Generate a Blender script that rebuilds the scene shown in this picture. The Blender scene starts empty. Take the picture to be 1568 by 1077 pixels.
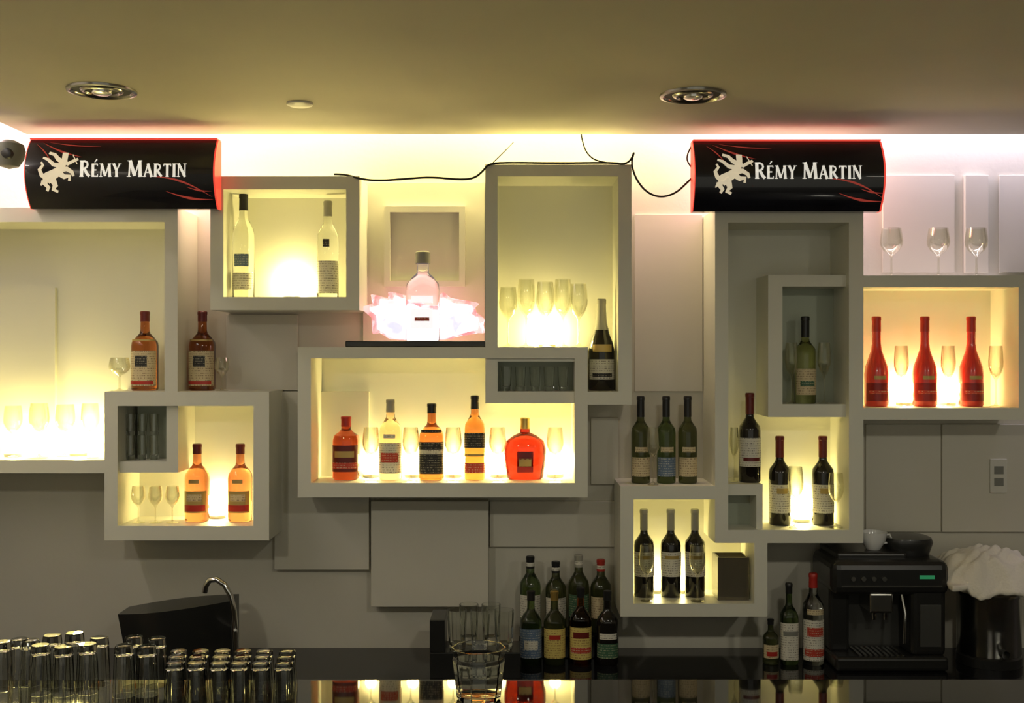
import bpy, bmesh, math, random
from mathutils import Vector, noise
random.seed(4)
# ------------------------------------------------------------------ image pixel coordinates to world positions at a chosen depth
FOC=1667.0; ZC=1.95; D=4.0
def X(u,y): return (u-784)*(D+y)/FOC
def Z(v,y): return ZC-(v-538.5)*(D+y)/FOC
FR=-0.24          # front plane of the display boxes
CEIL=ZC+0.771
BACKC=ZC-1.085    # back counter top
BH=0.796
BART=ZC-BH        # bar top
col=bpy.context.scene.collection
bpy.context.scene.view_settings.view_transform='Standard'
# ------------------------------------------------------------------ materials
M={}
def mat(key,c,rough=.5,metal=0,trans=0,emis=None,es=0,ior=1.45,coat=0,var=0,vscale=3,bump=0,bscale=60,spec=.5,ink=None):
    m=bpy.data.materials.new(key); m.use_nodes=True
    nt=m.node_tree; b=nt.nodes['Principled BSDF']; N=nt.nodes.new; L=nt.links.new
    b.inputs['Base Color'].default_value=(*c,1)
    b.inputs['Roughness'].default_value=rough
    b.inputs['Metallic'].default_value=metal
    b.inputs['Transmission Weight'].default_value=trans
    b.inputs['IOR'].default_value=ior
    b.inputs['Coat Weight'].default_value=coat
    b.inputs['Specular IOR Level'].default_value=spec
    if emis:
        b.inputs['Emission Color'].default_value=(*emis,1)
        b.inputs['Emission Strength'].default_value=es
    if var or bump or ink:
        tc=N('ShaderNodeTexCoord')
    if var:
        n=N('ShaderNodeTexNoise'); n.inputs['Scale'].default_value=vscale; n.inputs['Detail'].default_value=4
        r=N('ShaderNodeValToRGB')
        r.color_ramp.elements[0].position=.3; r.color_ramp.elements[1].position=.7
        r.color_ramp.elements[0].color=(*[x*(1-var) for x in c],1)
        r.color_ramp.elements[1].color=(*[min(1,x*(1+var)) for x in c],1)
        L(tc.outputs['Object'],n.inputs['Vector']); L(n.outputs['Fac'],r.inputs['Fac'])
        L(r.outputs['Color'],b.inputs['Base Color'])
    if bump:
        n2=N('ShaderNodeTexNoise'); n2.inputs['Scale'].default_value=bscale
        bp=N('ShaderNodeBump'); bp.inputs['Strength'].default_value=bump; bp.inputs['Distance'].default_value=.01
        L(tc.outputs['Object'],n2.inputs['Vector']); L(n2.outputs['Fac'],bp.inputs['Height'])
        L(bp.outputs['Normal'],b.inputs['Normal'])
    if ink:
        # printed rows of lettering: horizontal rows times broken word pattern
        sp=N('ShaderNodeSeparateXYZ'); L(tc.outputs['Object'],sp.inputs[0])
        ml=N('ShaderNodeMath'); ml.operation='MULTIPLY'; ml.inputs[1].default_value=2*math.pi/.0085; L(sp.outputs['Z'],ml.inputs[0])
        sn=N('ShaderNodeMath'); sn.operation='SINE'; L(ml.outputs[0],sn.inputs[0])
        gt=N('ShaderNodeMath'); gt.operation='GREATER_THAN'; gt.inputs[1].default_value=.3; L(sn.outputs[0],gt.inputs[0])
        mp=N('ShaderNodeMapping'); mp.inputs['Scale'].default_value=(420,420,60); L(tc.outputs['Object'],mp.inputs[0])
        nn=N('ShaderNodeTexNoise'); nn.inputs['Scale'].default_value=1; nn.inputs['Detail'].default_value=2; L(mp.outputs[0],nn.inputs['Vector'])
        g2=N('ShaderNodeMath'); g2.operation='GREATER_THAN'; g2.inputs[1].default_value=.52; L(nn.outputs['Fac'],g2.inputs[0])
        mm=N('ShaderNodeMath'); mm.operation='MULTIPLY'; L(gt.outputs[0],mm.inputs[0]); L(g2.outputs[0],mm.inputs[1])
        m3=N('ShaderNodeMath'); m3.operation='MULTIPLY'; m3.inputs[1].default_value=.75; L(mm.outputs[0],m3.inputs[0])
        mx=N('ShaderNodeMixRGB'); mx.inputs[1].default_value=(*c,1); mx.inputs[2].default_value=(*ink,1); L(m3.outputs[0],mx.inputs[0]); L(mx.outputs[0],b.inputs['Base Color'])
    M[key]=m; return m
mat('wall_paint',(.65,.62,.52),.6,var=.03,bump=.05)
mat('panel_paint',(.66,.63,.53),.5,var=.03)
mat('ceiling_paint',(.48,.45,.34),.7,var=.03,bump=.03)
mat('box_paint',(.76,.75,.64),.4,var=.02)
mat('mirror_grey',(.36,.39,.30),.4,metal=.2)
mat('black_stone',(.008,.008,.009),.06,spec=.6,var=.2,vscale=40)
mat('bar_stone',(.006,.006,.006),.03,spec=.5,ior=1.8)
mat('floor_tile',(.12,.10,.08),.3,var=.2)
mat('black_plastic',(.018,.018,.017),.32,coat=.15)
mat('black_matte',(.02,.02,.02),.6)
mat('chrome',(.75,.75,.75),.12,metal=1)
mat('dark_chrome',(.30,.29,.26),.2,metal=1)
mat('steel',(.62,.61,.56),.22,metal=1,var=.1)
mat('dark_grey',(.06,.06,.055),.4)
mat('white_plastic',(.7,.68,.6),.35)
mat('cup_white',(.8,.8,.78),.15,coat=.5)
mat('towel',(.85,.80,.68),.9,var=.05,bump=.3,bscale=120)
mat('sign_black',(.010,.010,.016),.25,coat=.5,var=.5,vscale=6)
mat('sign_white',(.9,.88,.8),.5,emis=(1,.96,.85),es=.55)
mat('sign_gold',(.8,.7,.5),.5,emis=(1,.86,.6),es=.45)
mat('sign_red',(.5,.03,.02),.4,emis=(1,.08,.05),es=.75)
mat('sign_streak',(.3,.03,.02),.4,emis=(.7,.09,.06),es=.3)
mat('cable',(.02,.02,.018),.5)
mat('green_led',(.03,.2,.08),.4,emis=(.1,1,.4),es=.12)
mat('lamp_glow',(1,.9,.6),.4,emis=(1,.85,.45),es=14)
# bottle materials
mat('g_amber',(.60,.22,.06),.03,trans=1)
mat('g_pale',(.80,.58,.38),.03,trans=1)
mat('g_amber_dark',(.42,.13,.035),.03,trans=1)
mat('g_orange',(.66,.25,.11),.04,trans=.90)
mat('g_red',(.44,.07,.025),.03,trans=1)
mat('g_ruby',(.44,.03,.013),.03,trans=.9)
mat('g_clear',(.93,.95,.9),.02,trans=1)
mat('g_yellow',(.80,.80,.40),.03,trans=1)
mat('g_green',(.16,.24,.09),.03,trans=.95)
mat('g_olive',(.14,.16,.06),.05,trans=.85)
mat('g_wine',(.012,.010,.008),.07,coat=.4)
mat('p_red',(.70,.045,.035),.25,coat=.6)
mat('p_darkred',(.26,.015,.015),.35)
mat('c_black',(.015,.015,.015),.3)
mat('c_red',(.45,.03,.02),.35)
mat('c_maroon',(.14,.015,.012),.35)
mat('c_grey',(.35,.34,.28),.35)
mat('c_gold',(.6,.42,.12),.3,metal=.8)
mat('l_white',(.74,.71,.60),.6,ink=(.12,.1,.08))
mat('l_cream',(.66,.55,.33),.6,ink=(.15,.07,.04))
mat('l_black',(.02,.02,.02),.5,ink=(.35,.32,.22))
mat('l_red',(.50,.05,.03),.5,ink=(.7,.6,.4))
mat('l_gold',(.5,.36,.12),.4,metal=.3)
mat('l_yellow',(.70,.56,.16),.5,ink=(.2,.05,.02))
mat('l_blue',(.12,.18,.27),.5,ink=(.6,.6,.55))
mat('l_green',(.05,.13,.07),.5,ink=(.5,.5,.3))
mat('l_grey',(.22,.22,.19),.5)
mat('smoked_glass',(.16,.14,.10),.1,trans=.4)
def glassmat(key,tr,blend,lo,hi,rough,diff):
    m=bpy.data.materials.new(key); m.use_nodes=True; nt=m.node_tree; nt.nodes.clear(); N=nt.nodes.new; L=nt.links.new
    o=N('ShaderNodeOutputMaterial'); mx=N('ShaderNodeMixShader')
    t=N('ShaderNodeBsdfTransparent'); t.inputs[0].default_value=(*tr,1)
    g=N('ShaderNodeBsdfGlossy'); g.inputs['Roughness'].default_value=rough; g.inputs[0].default_value=(.95,.93,.85,1)
    lw=N('ShaderNodeLayerWeight'); lw.inputs['Blend'].default_value=blend
    mr=N('ShaderNodeMapRange'); mr.inputs['To Min'].default_value=lo; mr.inputs['To Max'].default_value=hi
    L(lw.outputs['Facing'],mr.inputs['Value']); L(mr.outputs[0],mx.inputs[0])
    if diff:
        d=N('ShaderNodeBsdfTranslucent'); d.inputs[0].default_value=(.9,.88,.75,1); d2=N('ShaderNodeBsdfDiffuse'); d2.inputs[0].default_value=(.9,.88,.75,1)
        a=N('ShaderNodeMixShader'); L(d.outputs[0],a.inputs[1]); L(d2.outputs[0],a.inputs[2])
        q=N('ShaderNodeMixShader'); q.inputs[0].default_value=diff; L(t.outputs[0],q.inputs[1]); L(a.outputs[0],q.inputs[2]); L(q.outputs[0],mx.inputs[1])
    else: L(t.outputs[0],mx.inputs[1])
    L(g.outputs[0],mx.inputs[2]); L(mx.outputs[0],o.inputs[0]); M[key]=m
glassmat('thin_glass',(.94,.945,.91),.4,.03,.75,.05,.01)
mat('g_tumbler',(.97,.98,.94),.0,trans=1)
# glowing display: cloudy acrylic, white core fading to pink
def cloudy(key,c0,c1,es,sc,p0=.42,p1=.58):
    m=bpy.data.materials.new(key); m.use_nodes=True; nt=m.node_tree; b=nt.nodes['Principled BSDF']
    tc=nt.nodes.new('ShaderNodeTexCoord'); n=nt.nodes.new('ShaderNodeTexNoise'); n.inputs['Scale'].default_value=sc; n.inputs['Detail'].default_value=3; n.inputs['Distortion'].default_value=.8
    r=nt.nodes.new('ShaderNodeValToRGB'); e=r.color_ramp.elements; e[0].position=p0; e[1].position=p1; e[0].color=(*c0,1); e[1].color=(*c1,1)
    nt.links.new(tc.outputs['Object'],n.inputs['Vector']); nt.links.new(n.outputs['Fac'],r.inputs['Fac']); nt.links.new(r.outputs['Color'],b.inputs['Emission Color'])
    nt.links.new(r.outputs['Color'],b.inputs['Base Color']); b.inputs['Emission Strength'].default_value=es; b.inputs['Roughness'].default_value=.3; M[key]=m
cloudy('splash_pink',(1,.30,.30),(1,.62,.62),.85,22)
cloudy('splash_white',(1,.70,.74),(.93,.93,1),1.05,26,.36,.52)
cloudy('splash_blue',(.72,.72,.95),(1,.95,1),.95,40)
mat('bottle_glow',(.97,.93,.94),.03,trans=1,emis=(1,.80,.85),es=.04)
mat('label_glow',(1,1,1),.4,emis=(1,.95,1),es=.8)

# ------------------------------------------------------------------ mesh helpers
class B:
    """collects parts into one mesh object"""
    def __init__(s,name,origin=(0,0,0)):
        s.bm=bmesh.new(); s.name=name; s.mats=[]; s.o=Vector(origin); s.bev=False
    def mi(s,k):
        if k not in s.mats: s.mats.append(k)
        return s.mats.index(k)
    def box(s,x0,x1,y0,y1,z0,z1,k,bev=0):
        if x0>x1:x0,x1=x1,x0
        if y0>y1:y0,y1=y1,y0
        if z0>z1:z0,z1=z1,z0
        vs=[s.bm.verts.new((x,y,z)) for x in(x0,x1) for y in(y0,y1) for z in(z0,z1)]
        fs=[]
        for q in((0,1,3,2),(4,6,7,5),(0,4,5,1),(2,3,7,6),(0,2,6,4),(1,5,7,3)):
            f=s.bm.faces.new([vs[i] for i in q]); f.material_index=s.mi(k); fs.append(f)
        if bev:
            s.bev=True
            es=list({e for f in fs for e in f.edges})
            r=bmesh.ops.bevel(s.bm,geom=es,offset=bev,segments=3,affect='EDGES',profile=.5)
            for f in r['faces']: f.material_index=s.mi(k)
        return s
    def lathe(s,prof,k,c=(0,0,0),seg=28,sq=2,sy=1,thr=.8,axis='z'):
        mx=max(p[0] for p in prof) or 1; rings=[]
        for (r,z) in prof:
            if r<1e-6: rings.append([s._v(c,0,0,z,axis)]); continue
            n=sq if r>thr*mx else 2
            ring=[]
            for i in range(seg):
                a=2*math.pi*i/seg; ca,sa=math.cos(a),math.sin(a)
                rr=r/((abs(ca)**n+abs(sa)**n)**(1/n))
                ring.append(s._v(c,rr*ca,rr*sa*sy,z,axis))
            rings.append(ring)
        kk=s.mi(k)
        for a,b in zip(rings,rings[1:]):
            for i in range(seg):
                j=(i+1)%seg
                if len(a)==1 and len(b)==1: continue
                if len(a)==1: q=[a[0],b[j],b[i]]
                elif len(b)==1: q=[a[i],a[j],b[0]]
                else: q=[a[i],a[j],b[j],b[i]]
                try:
                    f=s.bm.faces.new(q); f.material_index=kk; f.smooth=True
                except ValueError: pass
        return s
    def _v(s,c,x,y,z,axis):
        if axis=='z': p=(c[0]+x,c[1]+y,c[2]+z)
        elif axis=='y': p=(c[0]+x,c[1]+z,c[2]+y)
        else: p=(c[0]+z,c[1]+x,c[2]+y)
        return s.bm.verts.new(p)
    def patch(s,R,z0,z1,ha,k,c=(0,0,0),sq=2,sy=1,off=.0008,seg=14,mid=0):
        kk=s.mi(k); cols=[]
        for i in range(seg+1):
            a=-math.pi/2+mid+(-ha+2*ha*i/seg); ca,sa=math.cos(a),math.sin(a)
            rr=R/((abs(ca)**sq+abs(sa)**sq)**(1/sq))+off
            cols.append([s.bm.verts.new((c[0]+rr*ca,c[1]+rr*sa*sy,c[2]+z)) for z in(z0,z1)])
        for a,b in zip(cols,cols[1:]):
            f=s.bm.faces.new([a[0],b[0],b[1],a[1]]); f.material_index=kk; f.smooth=True
    def poly(s,pts,y0,y1,k):
        """extruded polygon in XZ"""
        kk=s.mi(k)
        a=[s.bm.verts.new((p[0],y0,p[1])) for p in pts]; b=[s.bm.verts.new((p[0],y1,p[1])) for p in pts]
        fs=[s.bm.faces.new(a),s.bm.faces.new(b[::-1])]
        n=len(pts)
        for i in range(n):
            j=(i+1)%n; fs.append(s.bm.faces.new([a[j],a[i],b[i],b[j]]))
        for f in fs: f.material_index=kk
        bmesh.ops.triangulate(s.bm,faces=fs[:2])
    def tube(s,pts,r,k,seg=10):
        kk=s.mi(k); rings=[]
        P=[Vector(p) for p in pts]
        for i,p in enumerate(P):
            d=(P[min(i+1,len(P)-1)]-P[max(i-1,0)]).normalized()
            up=Vector((0,1,0)) if abs(d.y)<.9 else Vector((1,0,0))
            a=d.cross(up).normalized(); b=d.cross(a)
            rings.append([s.bm.verts.new(p+a*r*math.cos(t)+b*r*math.sin(t)) for t in [2*math.pi*q/seg for q in range(seg)]])
        for a,b in zip(rings,rings[1:]):
            for i in range(seg):
                j=(i+1)%seg; f=s.bm.faces.new([a[i],a[j],b[j],b[i]]); f.material_index=kk; f.smooth=True
        for rg in(rings[0],rings[-1]):
            f=s.bm.faces.new(rg); f.material_index=kk
    def done(s,parent=None,sharp=38,recalc=True):
        if s.bev: sharp=min(sharp,13.5)      # keep large bevelled faces truly flat
        if recalc: bmesh.ops.recalc_face_normals(s.bm,faces=s.bm.faces)
        me=bpy.data.meshes.new(s.name); s.bm.to_mesh(me); s.bm.free()
        for k in s.mats: me.materials.append(M[k])
        me.set_sharp_from_angle(angle=math.radians(sharp))
        ob=bpy.data.objects.new(s.name,me); ob.location=s.o; col.objects.link(ob)
        if parent: ob.parent=parent
        return ob
def empty(name,loc=(0,0,0)):
    e=bpy.data.objects.new(name,None); e.location=loc; e.empty_display_size=.05; col.objects.link(e); return e

# ------------------------------------------------------------------ room shell
LW=-2.02; RW=3.2; BK=-5.6
b=B('wall_back'); b.box(LW-.1,RW+.1,0,.12,0,ZC+1.05,'wall_paint'); b.done()
b=B('wall_left'); b.box(LW-.12,LW,BK,0,0,ZC+1.05,'wall_paint'); b.done()
b=B('wall_right'); b.box(RW,RW+.12,BK,0,0,ZC+1.05,'wall_paint'); b.done()
b=B('floor'); b.box(LW-.12,RW+.12,BK,.12,-.1,0,'floor_tile'); b.done()
LIPY=-.14; LIPX=-1.72
b=B('ceiling'); b.box(LIPX,RW,BK,LIPY,CEIL,CEIL+.035,'ceiling_paint')
b.box(LW-.1,RW+.1,BK,.12,ZC+1.05,ZC+1.1,'wall_paint'); b.done()
b=B('baseboard_back'); b.box(LW,RW,-.012,0,0,.1,'panel_paint'); b.done()

# relief wall panels   (u0,u1,v0,v1,thickness)
for (u0,u1,v0,v1,t) in [(420,565,600,873,.035),(568,748,768,930,.07),(750,948,768,838,.02),(1326,1441,650,815,.012),
      (1443,1640,650,815,.022),(972,1076,328,600,.012),(346,456,482,598,.015),(1352,1462,268,418,.012),(1478,1514,268,418,.02),
      (1530,1640,268,418,.008),(905,947,640,742,.02)]:
    y=-t; b=B('decorative_panel'); b.box(X(u0,y),X(u1,y),y,-.0005,Z(v1,y),Z(v0,y),'panel_paint',bev=.002); b.done()
# framed square relief between boxes
y=-.05; b=B('decorative_frame')
b.box(X(556,-.02),X(742,-.02),-.02,-.0005,Z(528,-.02),Z(280,-.02),'panel_paint')
for (u0,u1,v0,v1) in [(588,712,316,325),(588,712,430,439),(588,597,325,430),(703,712,325,430)]:
    b.box(X(u0,y),X(u1,y),y,-.02,Z(v1,y),Z(v0,y),'panel_paint')
b.done()

# ------------------------------------------------------------------ display boxes
def shelf(name,slabs,backs,extra=[]):
    b=B(name)
    for (u0,u1,v0,v1,*r) in slabs:
        yf=r[0] if r else FR
        b.box(X(u0,FR),X(u1,FR),yf,-.001,Z(v1,FR),Z(v0,FR),'box_paint')
    for (u0,u1,v0,v1,*r) in backs:
        t=r[0] if r else -.018; k=r[1] if len(r)>1 else 'box_paint'
        b.box(X(u0,FR),X(u1,FR),t,-.001,Z(v1,FR),Z(v0,FR),k)
    return b.done()
LWu=784+(LW+.001)*FOC/(D+FR)
# A large left
shelf('display_box',[(LWu,272,318,340),(252,272,340,600),(LWu,160,705,725)],
   [(LWu,252,340,600),(LWu,160,600,705),(LWu,46,435,660,-.035)])
# B
shelf('display_box',[(160,412,600,622),(160,180,622,806),(388,412,622,806),(160,412,806,828),
   (252,270,622,725,-.22),(180,252,708,725,-.22)],
   [(180,388,622,806),(188,252,626,708,-.09,'mirror_grey')])
# C
shelf('display_box',[(322,550,270,290),(322,342,290,455),(530,550,290,455),(322,550,455,475)],[(342,530,290,455)])
# D
shelf('display_box',[(456,900,532,549),(456,476,549,740),(880,900,549,740),(456,900,740,762),
   (743,762,549,618,-.225),(762,880,600,618,-.225),(762,880,549,554,-.225)],
   [(476,880,549,740),(762,880,554,600,-.11,'mirror_grey')])
# E
shelf('display_box',[(743,967,252,270),(743,762,270,532),(947,967,270,620),(900,947,600,620)],
   [(762,947,270,532),(900,947,532,600)])
# F tall
shelf('display_box',[(1095,1322,320,341),(1095,1115,341,832),(1300,1322,341,832),(1115,1300,812,832),
   (1180,1202,420,640,-.205),(1202,1300,420,438,-.205),(1202,1300,620,640,-.205),
   (1115,1170,743,760,-.22),(1160,1170,760,812,-.22)],
   [(1115,1300,341,812),(1202,1300,438,620,-.06,'mirror_grey'),(1120,1160,764,812,-.12,'mirror_grey')])
# I
shelf('display_box',[(950,1095,745,765),(950,970,765,925),(1155,1175,832,925),(950,1175,925,945)],
   [(970,1095,765,925),(1095,1155,832,925)])
# J
shelf('display_box',[(1322,1580,422,440),(1560,1580,440,625),(1322,1580,625,643)],[(1322,1560,440,625)])

# ------------------------------------------------------------------ bottles
PROF={
'whisky':([(0,0),(.9,0),(1,.02),(1,.56),(.95,.61),(.72,.67),(.42,.72),(.36,.76),(.34,.90)],.87),
'tall':([(0,0),(.92,0),(1,.015),(1,.60),(.93,.66),(.6,.73),(.40,.78),(.36,.92)],.84),
'wine':([(0,0),(.93,0),(1,.015),(1,.58),(.93,.63),(.62,.68),(.40,.72),(.36,.76),(.36,.95)],.76),
'champ':([(0,0),(.93,0),(1,.015),(1,.42),(.92,.5),(.62,.62),(.42,.72),(.34,.85),(.32,.95)],.66),
'slope':([(0,0),(.93,0),(1,.02),(1,.36),(.93,.44),(.66,.54),(.45,.62),(.37,.70),(.34,.95)],.83),
'squat':([(0,0),(.9,0),(1,.03),(1,.62),(.9,.70),(.5,.76),(.38,.80),(.36,.9)],.84),
'fan':([(0,0),(.78,0),(.86,.02),(1,.35),(1,.50),(.90,.62),(.55,.71),(.24,.76),(.2,.9)],.82),
}
def bottle(name,u,y,zb,vtop,wpx,kind,glass,cap,labels=[],sq=2,sy=1,vb=None):
    s=(D+y)/FOC; h=Z(vtop,y)-zb; r=wpx*s/2
    b=B(name,(X(u,y),y,zb+.0004)); pr,c0=PROF[kind]
    b.lathe([(p[0]*r,p[1]*h) for p in pr]+[(0,pr[-1][1]*h)],glass,sq=sq,sy=sy)
    def rad(t):
        for (r0,t0),(r1,t1) in zip(pr,pr[1:]):
            if t0<=t<=t1 and t1>t0: return r0+(r1-r0)*(t-t0)/(t1-t0)
        return pr[-1][0]
    cp=[(rad(min(c0,pr[-1][1]))*r+.0012,c0*h)]
    for i in range(1,5):
        t=c0+(1-c0)*i/5; cp.append((max(rad(min(t,pr[-1][1])),.2)*r+.0012,t*h))
    rr=cp[-1][0]; cp+=[(rr+.001,.955*h),(rr+.001,.99*h),(rr*.9,h),(0,h)]
    b.lathe([(0,c0*h)]+cp,cap)
    i=0
    for (z0,z1,ha,k) in labels:
        i+=1; rr=rad((z0+z1)/2) if kind!='fan' else min(rad(z0),rad(z1))
        b.patch(rr*r,z0*h,z1*h,ha,k,sq=sq,sy=sy,off=.0007*i+ (.002 if kind=='fan' else 0))
    return b.done()
def zf(v): return Z(v,FR)
y=-.12
L_wine=[(.14,.46,1.35,'l_white'),(.36,.42,.5,'l_gold')]
# on top of B
for u in(222,310):
    bottle('whisky_bottle',u,y,zf(600),477,38,'whisky','g_amber_dark','c_maroon',[(.06,.50,1.25,'l_cream'),(.30,.44,.45,'l_black'),(.08,.12,.9,'c_red'),(.62,.645,1.2,'l_gold')],sq=3)
# B
for u in(302,368):
    bottle('cognac_bottle',u,y,zf(806),680,36,'whisky','g_orange','c_maroon',[(.12,.40,1.0,'l_gold'),(.14,.22,.9,'c_red'),(.27,.36,.6,'l_cream'),(.5,.55,.4,'l_gold')],sq=2.6)
# C
bottle('vodka_bottle',373,y,zf(455),297,33,'tall','g_clear','c_black',[(.08,.24,1.2,'l_white'),(.30,.42,.7,'l_blue')])
bottle('vodka_bottle',502,y,zf(455),308,33,'tall','g_clear','c_grey',[(.05,.38,1.3,'l_white'),(.52,.60,.3,'l_black')])
# D
f=zf(740)
bottle('cognac_bottle',530,y,f,638,40,'squat','g_red','c_red',[(.13,.55,1.15,'c_maroon'),(.36,.46,.7,'l_gold'),(.18,.28,.9,'l_red')],sq=3)
bottle('whisky_bottle',598,y,f,612,34,'tall','g_pale','c_grey',[(.08,.46,1.3,'l_white'),(.22,.34,.75,'l_red'),(.52,.57,.5,'l_white')],sq=2.6)
bottle('whisky_bottle',661,y,f,618,37,'whisky','g_amber_dark','c_black',[(.08,.50,1.2,'l_black'),(.34,.40,.9,'l_white'),(.62,.66,1.0,'l_black')],sq=5)
bottle('whisky_bottle',727,y,f,606,31,'tall','g_amber','c_black',[(.08,.20,1.2,'l_red'),(.28,.31,1.3,'l_gold'),(.38,.56,1.0,'l_black')],sq=4)
bottle('cognac_decanter',804,y,f,640,64,'fan','g_ruby','c_gold',[(.12,.46,.42,'c_red'),(.22,.36,.30,'l_gold')],sy=.5)
# E
bottle('champagne_bottle',921,y,zf(600),458,40,'champ','g_wine','c_grey',[(.12,.34,1.2,'l_white'),(.15,.19,.8,'l_black'),(.42,.50,.8,'l_gold')])
# on I top
for u,k in((981,'g_olive'),(1020,'g_green'),(1053,'g_olive')):
    bottle('wine_bottle',u,y-.02,zf(745),607,29,'wine',k,'c_black',[(.08,.30,1.2,'l_blue' if k=='g_green' else 'l_cream'),(.36,.42,.7,'l_cream')])
# I
for u in(986,1027,1064):
    bottle('wine_bottle',u,y,zf(925),780,31,'wine','g_wine','c_grey',[(.24,.52,1.3,'l_white'),(.44,.48,.7,'l_gold')])
# F
bottle('white_wine_bottle',1233,y-.02,zf(620),485,32,'wine','g_yellow','c_black',[(.10,.40,1.2,'l_cream'),(.2,.26,.7,'l_green')])
bottle('wine_bottle',1148,y-.03,zf(743),602,33,'wine','g_wine','c_maroon',[(.18,.50,1.3,'l_white'),(.24,.28,.8,'c_maroon')])
for u in(1194,1260):
    bottle('wine_bottle',u,y,zf(812),668,33,'wine','g_wine','c_maroon',L_wine)
# J
for u in(1342,1416,1487):
    bottle('cognac_bottle',u,y,zf(625),485,36,'slope','p_red','c_red',[(.06,.26,1.25,'p_darkred'),(.14,.18,.9,'l_red'),(.30,.34,.5,'l_gold')])
# riser + counter bottles
b=B('bottle_riser'); b.box(X(795,-.1),X(945,-.1),-.155,-.02,BACKC+.0003,BACKC+.08,'black_stone',bev=.003); b.done()
for u,vt,g,c,l in[(812,852,'g_green','c_black','l_white'),(851,860,'g_olive','c_black','l_white'),(886,850,'g_olive','c_grey','l_green'),(920,857,'g_olive','c_red','l_cream')]:
    bottle('liquor_bottle',u,-.09,BACKC+.08,vt,32,'tall',g,c,[(.2,.5,1.2,l),(.86,.92,1.5,'l_white')])
for u,vt,g,c,ls in[(813,905,'g_green','c_black',[(.10,.50,1.2,'l_blue'),(.22,.34,.6,'l_white')]),
                (849,905,'g_olive','c_gold',[(.10,.5,1.2,'l_yellow'),(.36,.42,.5,'c_red')]),
                (889,900,'g_amber_dark','c_black',[(.08,.5,1.3,'l_yellow'),(.16,.24,1.0,'l_red'),(.36,.44,.7,'c_maroon')]),
                (930,905,'g_wine','c_black',[(.10,.3,1.2,'l_green'),(.36,.44,.8,'l_white')])]:
    bottle('liquor_bottle',u,-.212,BACKC,vt,33,'whisky',g,c,ls,sq=2.5)
bottle('liquor_bottle',1180,-.215,BACKC,948,24,'whisky','g_olive','c_black',[(.15,.45,1.2,'l_cream'),(.2,.3,.7,'c_red')])
bottle('liquor_bottle',1208,-.212,BACKC,893,27,'whisky','g_green','c_black',[(.06,.52,1.3,'l_white'),(.36,.42,.8,'l_grey')],sq=3)
bottle('liquor_bottle',1245,-.212,BACKC,878,32,'tall','g_clear','c_red',[(.05,.5,1.35,'l_white'),(.10,.18,1.1,'l_red'),(.32,.42,.8,'l_red'),(.56,.62,.8,'l_cream')])

# ------------------------------------------------------------------ stemware and tumblers
def wineglass(u,y,zb,vtop,wpx,name='wine_glass'):
    s=(D+y)/FOC; h=Z(vtop,y)-zb; r=wpx*s/2
    b=B(name,(X(u,y),y,zb+.0004))
    p=[(0,0),(.85*r,0),(.85*r,.012*h),(.3*r,.03*h),(.1*r,.07*h),(.085*r,.40*h),(.2*r,.46*h),(.7*r,.55*h),(.97*r,.66*h),(1.0*r,.74*h),(.93*r,.88*h),(.84*r,1.0*h),
       (.80*r,1.0*h),(.89*r,.88*h),(.96*r,.74*h),(.92*r,.66*h),(.64*r,.56*h),(0,.48*h)]
    b.lathe(p,'thin_glass',seg=24); return b.done()
def tumbler(x,y,zb,h,r,inv=False,name='glass_tumbler',k='g_tumbler'):
    b=B(name,(x,y,zb+.0004))
    # faceted wall, thick solid foot
    p=[(0,0),(.74*r,0),(.80*r,.02*h),(.86*r,.14*h),(.95*r,.70*h),(.97*r,.76*h),(r,h),(.93*r,h),(.89*r,.76*h),(.72*r,.20*h),(0,.16*h)]
    if inv: p=[(a,h-z) for a,z in p][::-1]
    b.lathe(p,k,seg=12); return b.done(sharp=25)
for u,vt,w,yy in[(60,618,30,-.17),(100,620,30,-.10),(138,618,28,-.17),(20,622,28,-.12)]: wineglass(u,yy,zf(705),vt,w)
wineglass(183,-.15,zf(600),548,32); wineglass(340,-.16,zf(600),548,22)
for u,vt,yy in[(778,440,-.15),(806,428,-.1),(835,432,-.17),(862,428,-.1),(886,435,-.17)]: wineglass(u,yy,zf(532),vt,28)
for u in(568,629,694,762,850): wineglass(u,-.185,f,655,26)
for u in(1365,1437,1495): wineglass(u,-.12,zf(422),350,34)
for u in(1212,1262): wineglass(u,-.17,zf(620),525,20)
wineglass(1218,-.20,zf(812),715,24); wineglass(1280,-.20,zf(812),725,24)
for u in(1380,1525,1452): wineglass(u,-.19,zf(625),530,22)
wineglass(990,-.205,zf(925),835,22); wineglass(1068,-.205,zf(925),835,24)
wineglass(1124,-.16,zf(743),655,14,'champagne_flute')
wineglass(1000,-.205,zf(745),655,20)
for u in(212,238,264): wineglass(u,-.17,zf(806),745,22)
for u in(200,218,236):
    tumbler(X(u,-.15),-.15,zf(708),.085,.018)
    tumbler(X(u,-.15),-.15,zf(708)+.086,.075,.018)
for u in(775,797,819,841,862): tumbler(X(u,-.17),-.17,zf(600),.085,.02)
# smoked square glass vase in I
b=B('square_glass_vase'); yy=-.14; z0=zf(925)+.0004
x0,x1=X(1095,yy),X(1142,yy); h=.15
b.box(x0,x1,-.19,-.09,z0,z0+.01,'smoked_glass')
for a in((x0,x0+.006,-.19,-.09),(x1-.006,x1,-.19,-.09),(x0+.006,x1-.006,-.19,-.184),(x0+.006,x1-.006,-.096,-.09)): b.box(a[0],a[1],a[2],a[3],z0+.01,z0+h,'smoked_glass')
b.done()

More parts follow.
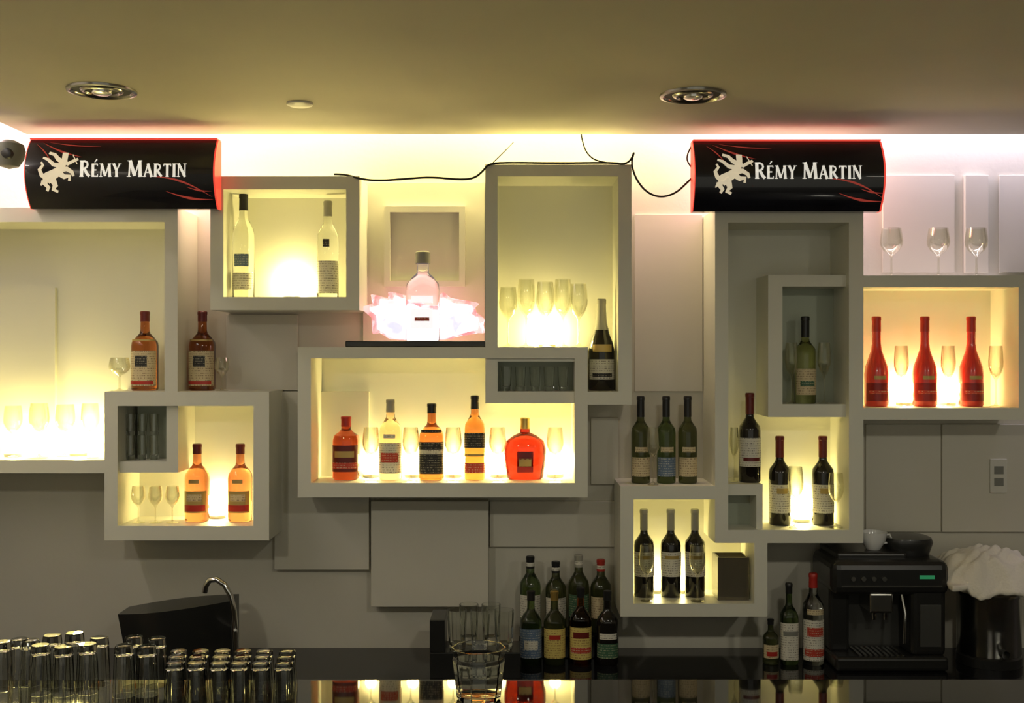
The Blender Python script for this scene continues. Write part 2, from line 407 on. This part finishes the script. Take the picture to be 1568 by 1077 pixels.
# ------------------------------------------------------------------ puck lamps in boxes
PW=1.85
def puck(u,v,y=-.055,e=2.2,r=.02,c=(1,.82,.31)):
    zb=zf(v)+.0004; x=X(u,y)
    p=B('puck_light',(x,y,zb)); p.lathe([(0,0),(.028,0),(.03,.004),(.03,.010),(.024,.014),(0,.014)],'white_plastic')
    p.lathe([(.022,.0141),(.02,.02),(.012,.026),(0,.028)],'lamp_glow'); po=p.done()
    l=bpy.data.lights.new('bulb','POINT'); l.energy=e*PW; l.color=c; l.shadow_soft_size=r
    lo=bpy.data.objects.new('bulb',l); lo.location=(0,0,.06); lo.parent=po; col.objects.link(lo)
puck(120,705,e=2.7,y=-.08); puck(20,705,e=1.3,y=-.10); puck(332,806,e=1.6); puck(447,455,e=1.9)  # second puck, far left in A, is added to brighten that box
puck(568,740,e=.9); puck(632,740,e=.9); puck(694,740,e=.9); puck(764,740,e=.9); puck(850,740,e=.7)
puck(838,532,e=1.6,y=-.07); puck(1227,812,e=1.6); puck(1006,925,e=.65); puck(1046,925,e=.65)
puck(1385,625,e=1.2); puck(1450,625,e=1.1)

# ------------------------------------------------------------------ illuminated bottle display
e=empty('illuminated_bottle_display',(0,0,0)); zt=zf(532)+.0004
yb=-.17
b=B('base'); b.box(X(532,yb),X(755,yb),-.22,-.10,zt,zt+.022,'black_plastic',bev=.004); b.done(e)
zb=zt+.022
def soften(pts,it=2):
    for _ in range(it):
        q=[]
        for i in range(len(pts)):
            a,c=pts[i],pts[(i+1)%len(pts)]
            q+= [(a[0]*.8+c[0]*.2,a[1]*.8+c[1]*.2),(a[0]*.2+c[0]*.8,a[1]*.2+c[1]*.8)]
        pts=q
    return pts
def wz(pts): return [(X(p[0],yb),max(Z(p[1],yb),zb+.001)) for p in soften(pts)]
pts=[(548,470),(575,463),(562,448),(598,458),(590,444),(628,454),(640,470),(662,470),(676,444),(690,458),(737,463),(722,473),(745,490),(732,496),(746,512),(702,506),(694,521),(592,521),(586,508),(566,513),(574,492)]
b=B('splash'); b.poly(wz(pts),-.135,-.120,'splash_pink')
b.poly(wz([(560,472),(584,466),(578,456),(602,462),(602,451),(622,459),(636,476),(664,476),(676,452),(690,464),(726,467),(714,474),(734,490),(722,495),(734,506),(700,502),(690,520),(596,520),(590,503),(574,505),(582,488)]),-.143,-.136,'splash_white')
b.poly(wz([(582,490),(600,484),(616,494),(614,516),(598,518),(592,504)]),-.149,-.144,'splash_blue')
b.poly(wz([(684,488),(702,480),(718,488),(706,494),(694,514),(684,512)]),-.149,-.144,'splash_blue')
b.done(e)
s=(D+yb)/FOC; h=Z(386,yb)-zb; r=26*s
b=B('bottle',(X(648,yb),-.185,zb)); b.lathe([(0,0),(r*.95,0),(r,.02*h),(r,.55*h),(.93*r,.64*h),(.6*r,.72*h),(.36*r,.76*h),(.34*r,.86*h),(.42*r,.865*h),(.42*r,.99*h),(.36*r,h),(0,h)],'bottle_glow',sq=3,sy=.6)
b.patch(r,.14*h,.36*h,.6,'label_glow',sq=3,sy=.6); b.patch(r,.42*h,.50*h,.6,'label_glow',sq=3,sy=.6,off=.001); b.patch(r,.22*h,.26*h,.4,'l_red',sq=3,sy=.6,off=.002)
b.lathe([(.44*r,.865*h),(.44*r,.99*h),(.3*r,1.005*h),(0,1.005*h)],'c_grey'); b.done(e)
l=bpy.data.lights.new('glow','POINT'); l.energy=.25; l.color=(1,.75,.82); l.shadow_soft_size=.03
lo=bpy.data.objects.new('glow',l); lo.location=(X(648,yb),-.08,zb+.1); lo.parent=e; col.objects.link(lo)

# ------------------------------------------------------------------ advertising signs
GL={ # serif capitals as strokes: (points, width0, width1)
'R':(.74,[([(.14,0),(.14,1)],.2),([(.14,.94),(.36,.95),(.53,.86),(.57,.73),(.52,.59),(.36,.5),(.14,.5)],.12),([(.34,.5),(.52,.2),(.70,.03)],.18)],[(.14,0),(.14,1)]),
'E':(.62,[([(.14,0),(.14,1)],.2),([(.14,.95),(.54,.95)],.1),([(.14,.51),(.46,.51)],.1),([(.14,.05),(.57,.05)],.1),([(.54,.98),(.54,.8)],.06),([(.57,0),(.57,.2)],.06)],[]),
'M':(1.06,[([(.13,0),(.18,1)],.1),([(.18,1),(.53,.06)],.2),([(.53,.06),(.86,1)],.09),([(.86,1),(.93,0)],.2)],[(.13,0),(.93,0),(.15,1),(.89,1)]),
'Y':(.74,[([(.10,1),(.37,.5)],.19),([(.66,1),(.38,.48)],.1),([(.37,.52),(.37,0)],.19)],[(.37,0),(.1,1),(.66,1)]),
'A':(.82,[([(.08,0),(.40,1)],.1),([(.38,1),(.72,0)],.2),([(.2,.33),(.6,.33)],.09)],[(.08,0),(.72,0)]),
'T':(.72,[([(.36,0),(.36,.98)],.2),([(.04,.94),(.68,.94)],.11),([(.05,.98),(.05,.78)],.06),([(.67,.98),(.67,.78)],.06)],[(.36,0)]),
'I':(.30,[([(.15,0),(.15,1)],.2)],[(.15,0),(.15,1)]),
'N':(.84,[([(.14,0),(.14,1)],.09),([(.14,1),(.72,0)],.2),([(.72,0),(.72,1)],.09)],[(.14,0),(.1,1),(.72,1)])}
def stroke(b,pts,w0,w1,k,yfun,dy):
    kk=b.mi(k); pr=None; n=len(pts)
    for i,p in enumerate(pts):
        a=pts[max(i-1,0)]; c=pts[min(i+1,n-1)]; dx,dz=c[0]-a[0],c[1]-a[1]; L=math.hypot(dx,dz) or 1
        w=(w0+(w1-w0)*i/(n-1))/2; nx,nz=-dz/L*w,dx/L*w
        q=[b.bm.verts.new((p[0]+s_*nx,yfun(p[1]+s_*nz)-dy,p[1]+s_*nz)) for s_ in(-1,1)]
        if pr:
            ff=b.bm.faces.new([pr[0],pr[1],q[1],q[0]]); ff.material_index=kk
        pr=q
def lettering(parent,x0,x1,zbase,yfun):
    seq=[('R',1),('E´',.8),('M',.8),('Y',.8),(' ',1),('M',1),('A',.8),('R',.8),('T',.8),('I',.8),('N',.8)]
    W=0
    for c,s_ in seq: W+= .38 if c==' ' else (GL[c[0]][0]+.09)*s_
    k=(x1-x0)/W; hk=k*1.18; cx=x0; b=B('lettering')
    for c,s_ in seq:
        if c==' ': cx+=.38*k; continue
        w,st,se=GL[c[0]]
        f_=lambda p:(cx+p[0]*s_*k,zbase+p[1]*s_*hk)
        for pts_,wd in st: stroke(b,[f_(p) for p in pts_],wd*s_*k*1.15,wd*s_*k*1.15,'sign_white',yfun,.0032)
        for p in se:
            zz=p[1]+(.03 if p[1]<.5 else -.03); stroke(b,[f_((p[0]-.15,zz)),f_((p[0]+.15,zz))],.06*s_*k,.06*s_*k,'sign_white',yfun,.0034)
        if c=='E´': stroke(b,[f_((.28,1.1)),f_((.46,1.34))],.07*s_*k,.13*s_*k,'sign_white',yfun,.0032)
        cx+=(w+.09)*s_*k
    b.done(parent,recalc=False)
EMB=[([(70,275),(75,271),(83,267),(91,262),(96,256)],17,12),([(93,262),(95,254),(98,246),(99,240)],13,8),([(94,237),(103,237)],9,8),([(97,247),(104,251),(111,247),(119,243)],7,4),
 ([(96,248),(88,243),(82,236),(73,233)],8,4),([(92,254),(82,252),(73,244),(65,241)],8,3),([(94,260),(103,259),(111,264),(113,270)],9,4),([(92,266),(99,271),(107,270),(106,277)],9,4),
 ([(76,272),(82,278),(84,284),(80,290),(87,293)],12,4),([(71,274),(68,281),(73,287),(70,292)],10,4),([(70,272),(64,268),(61,260),(66,253),(63,248)],8,3),([(110,236),(118,251)],1.5,1.5),([(66,277),(62,284)],5,2)]
def sign(du,dv,u0,u1,v0,v1):
    yf=-.33; e=empty('advertising_sign',(0,0,0))
    z0,z1=Z(v1,yf),Z(v0,yf); x0,x1=X(u0,yf),X(u1,yf); zc=(z0+z1)/2; hh=(z1-z0)/2
    yfun=lambda z: yf+.05*((z-zc)/hh)**2
    b=B('panel'); N=16; k=b.mi('sign_black')
    prof=[(yfun(z0+(z1-z0)*i/N),z0+(z1-z0)*i/N) for i in range(N+1)]
    loop=prof+[(-.245,z1),(-.245,z0)]
    A=[b.bm.verts.new((x0,p[0],p[1])) for p in loop]; C=[b.bm.verts.new((x1,p[0],p[1])) for p in loop]
    n=len(loop)
    for i in range(n):
        j=(i+1)%n; ff=b.bm.faces.new([A[i],A[j],C[j],C[i]]); ff.material_index=k; ff.smooth=True
    b.bm.faces.new(A); b.bm.faces.new(C[::-1]); b.done(e)
    b=B('rim'); b.box(x0-.001,x1+.003,-.29,-.245,z1+.0005,z1+.005,'sign_red')
    kk=b.mi('sign_red')
    for (xa,xb) in((x1+.0005,x1+.006),(x0-.003,x0-.0005)):
        P=[]
        for i in range(N+1):
            z=z0+(z1-z0)*i/N; P.append([b.bm.verts.new((xx,yy,z)) for xx,yy in((xa,yfun(z)),(xb,yfun(z)),(xb,-.245),(xa,-.245))])
        for p,q in zip(P,P[1:]):
            for i in range(4):
                ff=b.bm.faces.new([p[i],p[(i+1)%4],q[(i+1)%4],q[i]]); ff.material_index=kk
        b.bm.faces.new(P[0]).material_index=kk; b.bm.faces.new(P[-1]).material_index=kk
    b.done(e)
    b=B('streaks')
    for (a,c,bow,w) in[((60,216),(124,240),3,1.6),((50,218),(80,250),-3,1.0),((228,270),(322,300),-8,1.6),((252,292),(323,304),4,1.8),((285,286),(322,292),2,1.2),((70,215),(150,222),2,1.0)]:
        P=[(X(a[0]+(c[0]-a[0])*i/16+du,yf),Z(a[1]+(c[1]-a[1])*i/16+bow*math.sin(math.pi*i/16)+dv,yf)) for i in range(17)]
        stroke(b,P[:9],.0005,w*.0045,'sign_streak',yfun,.0022); stroke(b,P[8:],w*.0045,.0005,'sign_streak',yfun,.0022)
    b.done(e,recalc=False)
    b=B('emblem')
    for P,w0,w1 in EMB: stroke(b,[(X(p[0]+du,yf),Z(p[1]+dv,yf)) for p in P],w0*.0022,w1*.0022,'sign_gold',yfun,.0036)
    b.done(e,recalc=False)
    lettering(e,X(122+du,yf),X(287+du,yf),Z(271+dv,yf),yfun)
    b=B('bracket'); zz=Z(320,FR)
    for xx in(x0+.12,x1-.2): b.box(xx,xx+.03,-.245,-.1,zz+.001,zz+.012,'dark_grey'); b.box(xx,xx+.03,-.245,-.235,zz+.012,zz+.12,'dark_grey')
    b.done(e)
    l=bpy.data.lights.new('back_glow','AREA'); l.shape='RECTANGLE'; l.size=x1-x0-.06; l.size_y=.12; l.energy=1.5; l.color=(1,.45,.5)
    lo=bpy.data.objects.new('back_glow',l); lo.location=((x0+x1)/2,-.24,zc); lo.rotation_euler=(math.radians(90),0,0); lo.parent=e; col.objects.link(lo)
sign(0,0,38,326,210,317)
sign(1034,3,1065,1354,212,321)

# ------------------------------------------------------------------ ceiling fixtures
def downlight(u,v,rad=.1):
    d=.771*FOC/(538.5-v); yy=d-D; x=(u-784)*d/FOC
    b=B('recessed_downlight',(x,yy,CEIL))
    b.lathe([(rad,0),(rad*.99,-.006),(rad*.90,-.008),(rad*.84,-.004),(rad*.82,-.001)],'dark_chrome',seg=40)
    b.lathe([(rad*.83,-.001),(0,-.001)],'black_matte',seg=40)
    b.lathe([(rad*.62,-.0015),(rad*.58,-.006),(rad*.5,-.008),(rad*.46,-.003)],'dark_chrome',seg=32)
    b.lathe([(rad*.30,-.0015),(rad*.28,-.010),(rad*.2,-.014),(0,-.015)],'steel',seg=24)
    b.done()
downlight(156,138); downlight(1061,145,.1)
d=.771*FOC/(538.5-158); b=B('smoke_detector',((459-784)*d/FOC,d-D,CEIL)); b.lathe([(.04,0),(.04,-.006),(.03,-.010),(0,-.011)],'white_plastic'); b.done()
yy=-.45; cx,cz=X(14,yy),Z(238,yy)
e=empty('security_camera',(0,0,0))
b=B('arm'); b.tube([(LW+.001,yy,cz+.02),((LW+cx)/2,yy,cz+.03),(cx-.02,yy,cz+.02)],.012,'l_grey'); b.lathe([(0,0),(.035,0),(.035,.012),(0,.012)],'l_grey',c=(LW,yy,cz+.02),axis='x'); b.done(e)
b=B('head'); b.lathe([(0,-.045),(.03,-.036),(.046,-.01),(.05,.015),(.045,.035),(.02,.048),(0,.05)],'l_grey',c=(cx,yy,cz)); b.lathe([(0,-.052),(.016,-.048),(.02,-.034),(0,-.03)],'c_black',c=(cx+.012,yy,cz),axis='y'); b.done(e)

def cable(pts,r=.0028,y=-.25):
    cu=bpy.data.curves.new('power_cable','CURVE'); cu.dimensions='3D'; cu.bevel_depth=r; cu.bevel_resolution=2
    sp=cu.splines.new('NURBS'); sp.points.add(len(pts)-1); sp.use_endpoint_u=True; sp.order_u=3
    for p,q in zip(sp.points,pts):
        yy=q[2] if len(q)>2 else y
        p.co=(X(q[0],yy),yy,Z(q[1],yy),1)
    cu.materials.append(M['cable']); ob=bpy.data.objects.new('power_cable',cu); col.objects.link(ob)
cable([(512,267,-.2),(530,267,-.22),(550,274,-.25),(580,277),(620,274),(660,271),(700,275),(725,274),(740,262),(748,250,-.25),(790,249,-.22),(850,250,-.22),(940,249,-.22),(955,252,-.25),(966,246),(972,230),(966,250),(974,275),(990,295),(1012,303),(1035,296),(1052,280),(1064,268)],.0036)
cable([(890,206,-.15),(893,225,-.2),(905,243,-.23),(925,249,-.24),(940,250,-.24)],.0025)
cable([(786,218,-.1),(770,235,-.2),(755,249,-.22)],.0018)
cable([(1060,222),(1052,235),(1052,250),(1064,262)],.0025)

y=-.022; b=B('power_outlet'); b.box(X(1515,y),X(1541,y),y-.008,y-.0005,Z(755,y),Z(703,y),'white_plastic',bev=.002)
for v in(720,738): b.box(X(1521,y),X(1535,y),y-.010,y-.008,Z(v+6,y),Z(v-6,y),'l_grey')
b.done()

# ------------------------------------------------------------------ back counter + bar
b=B('back_counter'); b.box(LW+.002,RW-.002,-.5,-.013,BACKC-.035,BACKC,'black_stone',bev=.003); b.box(LW+.002,RW-.002,-.46,-.013,.1,BACKC-.035,'dark_grey'); b.box(LW+.002,RW-.002,-.42,-.013,0,.1,'black_matte')
b.done()
y0=BH*FOC/502-D
b=B('bar_counter'); b.box(LW+.002,RW-.002,-2.05,y0,BART-.04,BART,'bar_stone',bev=.003); b.box(LW+.002,RW-.002,-1.85,-1.5,0,BART-.04,'dark_grey'); b.done()

KS=BH/.84
def pos(u,d): d*=KS; return (u-784)*d/FOC, d-D
rows=[(2,2.70,1),(30,2.745,.96),(62,2.67,1),(97,2.665,.98),(134,2.68,1),(80,2.735,1.06),(114,2.74,1.1),(152,2.742,1.0),(46,2.745,.94),
      (190,2.655,1.03),(225,2.66,1),(205,2.73,1.04),(240,2.735,1)]
for u,d,hs in rows:
    x,yy=pos(u,d); tumbler(x,yy,BART,.120*KS*hs,.0275*KS,inv=True)
for i in range(6):
    for j in range(3):
        u=268+i*33+j*3; d=2.64+j*.053
        x,yy=pos(u,d); tumbler(x+random.uniform(-.002,.002),yy,BART,.085*KS,.0255*KS,inv=True,name='shot_glass')
# glass ice bucket
x,yy=pos(733,2.63)
b=B('glass_ice_bucket',(x,yy,BART+.0004)); R=.066*KS; H=.125*KS
b.lathe([(0,0),(.75*R,0),(.80*R,.03*H),(.97*R,.75*H),(.92*R,.82*H),(R,H),(.94*R,H),(.86*R,.82*H),(.9*R,.74*H),(.73*R,.1*H),(0,.08*H)],'g_tumbler',seg=10,sq=2)
b.done(sharp=25)

y0c,y1c=-.40,-.25
b=B('bar_caddy'); xa,xb=X(658,-.4),X(797,-.4)
zt=Z(1000,-.4)
b.box(xa,xb,y0c,y1c,BACKC+.0003,zt,'black_plastic',bev=.003); b.box(xa,xa+.05,y0c,y1c,zt,Z(950,-.4),'black_plastic',bev=.003); b.done()
for u,yy in[(700,-.37),(735,-.37),(772,-.37),(718,-.29),(752,-.29)]:
    tumbler(X(u,yy),yy,zt,.135,.033)

# ------------------------------------------------------------------ black sink unit with tap
e=empty('bar_sink',(0,0,0)); y=-.3
b=B('basin'); kk=b.mi('black_plastic')
N=14; P=[]
for i in range(N+1):
    t=i/N; u=185+172*t; dep=.10*math.sin(math.pi*min(1,t*.95+.03))+.02
    vt=938-20*t-4*math.sin(math.pi*t)
    yf=y-dep; zt=Z(vt,y); zl=BACKC+.0005
    P.append([b.bm.verts.new(p) for p in((X(u,y),yf,zt),(X(u,y),y+.08,zt),(X(u,y)+.02*(1-t),y+.08,zl),(X(u,y)+.03*(1-t),yf+.02,zl))])
for p,q in zip(P,P[1:]):
    for i in range(4):
        ff=b.bm.faces.new([p[i],p[(i+1)%4],q[(i+1)%4],q[i]]); ff.material_index=kk; ff.smooth=True
b.bm.faces.new(P[0]); b.bm.faces.new(P[-1]); b.done(e)
b=B('faucet'); pts=[]
for (u,v) in[(361,1020),(361,990),(360,960),(358,935),(353,912),(344,896),(332,888),(321,889),(315,898),(313,908)]:
    pts.append((X(u,-.32),-.32,max(Z(v,-.32),BACKC)))
b.tube(pts,.010,'chrome'); b.lathe([(0,0),(.022,0),(.022,.03),(.012,.05),(0,.05)],'chrome',c=(X(361,-.32),-.32,BACKC)); 
b.tube([(X(361,-.32),-.32,Z(965,-.32)),(X(366,-.32),-.36,Z(962,-.32)),(X(368,-.32),-.39,Z(957,-.32))],.005,'chrome'); b.done(e)

# ------------------------------------------------------------------ espresso machine
e=empty('espresso_machine',(0,0,0))
ya,yz=-.30,-.04
xl,xr=X(1278,ya),X(1450,ya); zb=BACKC+.0004; ztp=Z(850,ya)
b=B('body')
b.box(xl,xr,ya-.02,yz,zb,zb+.05,'black_plastic',bev=.012)
b.box(xl+.0,xl+.07,ya+.06,yz,zb+.045,ztp-.05,'black_plastic',bev=.012)
b.box(xl+.26,xr,ya,yz,zb+.045,ztp-.03,'black_plastic',bev=.02)
b.box(xl+.05,xl+.28,ya+.12,yz,zb+.045,ztp-.05,'dark_grey',bev=.01)
b.box(xl-.01,xr+.01,ya-.01,yz,ztp-.14,ztp-.02,'black_plastic',bev=.03)
b.box(xl+.02,xr-.12,ya+.04,yz,ztp-.03,ztp,'black_plastic',bev=.01)
b.box(xl+.02,xr-.02,ya-.0125,ya-.0095,ztp-.108,ztp-.104,'steel')
b.box(xl+.29,xr-.02,ya-.003,ya+.002,zb+.08,ztp-.17,'dark_grey',bev=.001)
b.done(e)
b=B('bean_hopper'); b.lathe([(0,0),(.07,0),(.085,.05),(.08,.065),(0,.075)],'black_plastic',c=(xr-.09,-.16,ztp-.025),sq=3); b.done(e)
b=B('spouts'); b.box(xl+.12,xl+.20,ya,ya+.13,ztp-.2,ztp-.13,'steel',bev=.008)
for dx in(.14,.18): b.lathe([(.007,0),(.009,.03),(0,.03)],'chrome',c=(xl+dx,ya+.02,ztp-.225))
b.done(e)
b=B('drip_grille')
for i in range(9): b.box(xl+.08+i*.018,xl+.09+i*.018,ya-.01,ya+.1,zb+.0505,zb+.055,'steel')
b.done(e)
b=B('steam_wand'); b.tube([(xl+.235,ya+.02,ztp-.14),(xl+.24,ya+.0,ztp-.2),(xl+.235,ya-.005,ztp-.30)],.005,'chrome'); b.done(e)
b=B('control_panel'); b.box(xl+.285,xl+.335,ya-.0135,ya-.009,ztp-.08,ztp-.068,'green_led')
for i in range(4): b.lathe([(0,-.004),(.008,-.004),(.009,0),(0,0)],'steel',c=(xl+.06+i*.035,ya-.011,ztp-.08),axis='y',seg=14)
b.done(e)
b=B('coffee_cup',(X(1337,-.2),-.2,ztp+.0004)); b.lathe([(0,0),(.022,0),(.026,.004),(.043,.035),(.047,.062),(.044,.062),(.038,.034),(.02,.008),(0,.007)],'cup_white')
b.tube([(.04,0,.05),(.058,0,.052),(.064,0,.038),(.055,0,.024),(.036,0,.022)],.004,'cup_white'); b.done()

ux=X(1514,-.2); 
b=B('steel_urn',(ux,-.2,BACKC+.0004)); R=.105
b.lathe([(0,0),(R*1.02,0),(R*1.02,.03),(R*.98,.035)],'black_plastic'); b.lathe([(R*.98,.035),(R,.04),(R,.235),(R*1.03,.24),(R*1.03,.25),(R*.6,.27),(0,.275)],'steel',seg=40)
b.lathe([(.014,-R-.03),(.014,-R+.004),(0,-R+.004)],'black_plastic',c=(0,0,.06),axis='y',seg=12); b.done()
b=B('folded_towel'); kk=b.mi('towel'); ztw=BACKC+.279; NX,NY=48,28; G=[]
for i in range(NX+1):
    row=[]
    for j in range(NY+1):
        s_=i/NX; t_=j/NY; x=-.185+.37*s_; yy=-.15+.27*t_
        r=math.hypot(x/.19,(yy)/.14)
        fold=noise.noise(Vector((x*14+yy*9,yy*7,3)))*.022+abs(noise.noise(Vector((x*18-yy*20,yy*12,9))))*.030
        top=ztw+.035+.085*max(0,1-r*r*.6)*(1-.25*(x+.18)/.36)+fold
        edge=max(0,abs(x)-.125)/.06
        if yy<-.095: top-= (-.095-yy)*(1.3+.8*noise.noise(Vector((x*9,5,1))))
        top-=edge*.035
        if x<-.12: top=max(top,ztw+.02)
        row.append(b.bm.verts.new((ux+x-.005,-.2+yy-.008*math.sin(x*60)*(yy<-.1),top)))
    G.append(row)
for i in range(NX):
    for j in range(NY):
        ff=b.bm.faces.new([G[i][j],G[i+1][j],G[i+1][j+1],G[i][j+1]]); ff.material_index=kk; ff.smooth=True
ob=b.done(sharp=180); md=ob.modifiers.new('s','SOLIDIFY'); md.thickness=.02; md.offset=-1; ob.modifiers.new('ss','SUBSURF').levels=1

# ------------------------------------------------------------------ cove lighting + ambience
def area(name,loc,rot,sx,sy,e,c):
    l=bpy.data.lights.new(name,'AREA'); l.shape='RECTANGLE'; l.size=sx; l.size_y=sy; l.energy=e; l.color=c
    o=bpy.data.objects.new(name,l); o.location=loc; o.rotation_euler=rot; col.objects.link(o); return o
zc=ZC+.93
def cove(u0,u1,e,c):
    x0,x1=X(u0,-.1),X(u1,-.1); area('cove_strip_light',((x0+x1)/2,-.10,zc),(math.radians(-22),0,0),x1-x0,.03,e,c)
cove(-100,300,9,(1,.74,.78)); cove(310,1000,21,(1,.85,.38)); cove(1010,1350,7,(1,.72,.78)); cove(1355,1800,8,(.82,.74,1))
area('cove_strip_light',(LW+.1,-1.6,zc),(0,math.radians(22),0),.03,2.6,12,(1,.9,.85))
w=bpy.data.worlds.new('world'); bpy.context.scene.world=w; w.use_nodes=True
w.node_tree.nodes['Background'].inputs[0].default_value=(1,.955,.78,1); w.node_tree.nodes['Background'].inputs[1].default_value=.42
for x in(-1.2,.6,2.2):  # unseen spots added under the ceiling as frontal fill for the shelves
    l=bpy.data.lights.new('front_fill_spot','SPOT'); l.energy=40; l.spot_size=math.radians(110); l.spot_blend=.8; l.color=(1,.94,.78); l.shadow_soft_size=.08
    o=bpy.data.objects.new('front_fill_spot',l); o.location=(x,-3.2,CEIL-.02); o.rotation_euler=(math.radians(38),0,0); col.objects.link(o)

cam=bpy.data.cameras.new('camera'); cam.lens=36*FOC/1568; cam.sensor_width=36
co=bpy.data.objects.new('camera',cam); co.location=(0,-D,ZC); co.rotation_euler=(math.radians(90),0,0); col.objects.link(co); bpy.context.scene.camera=co
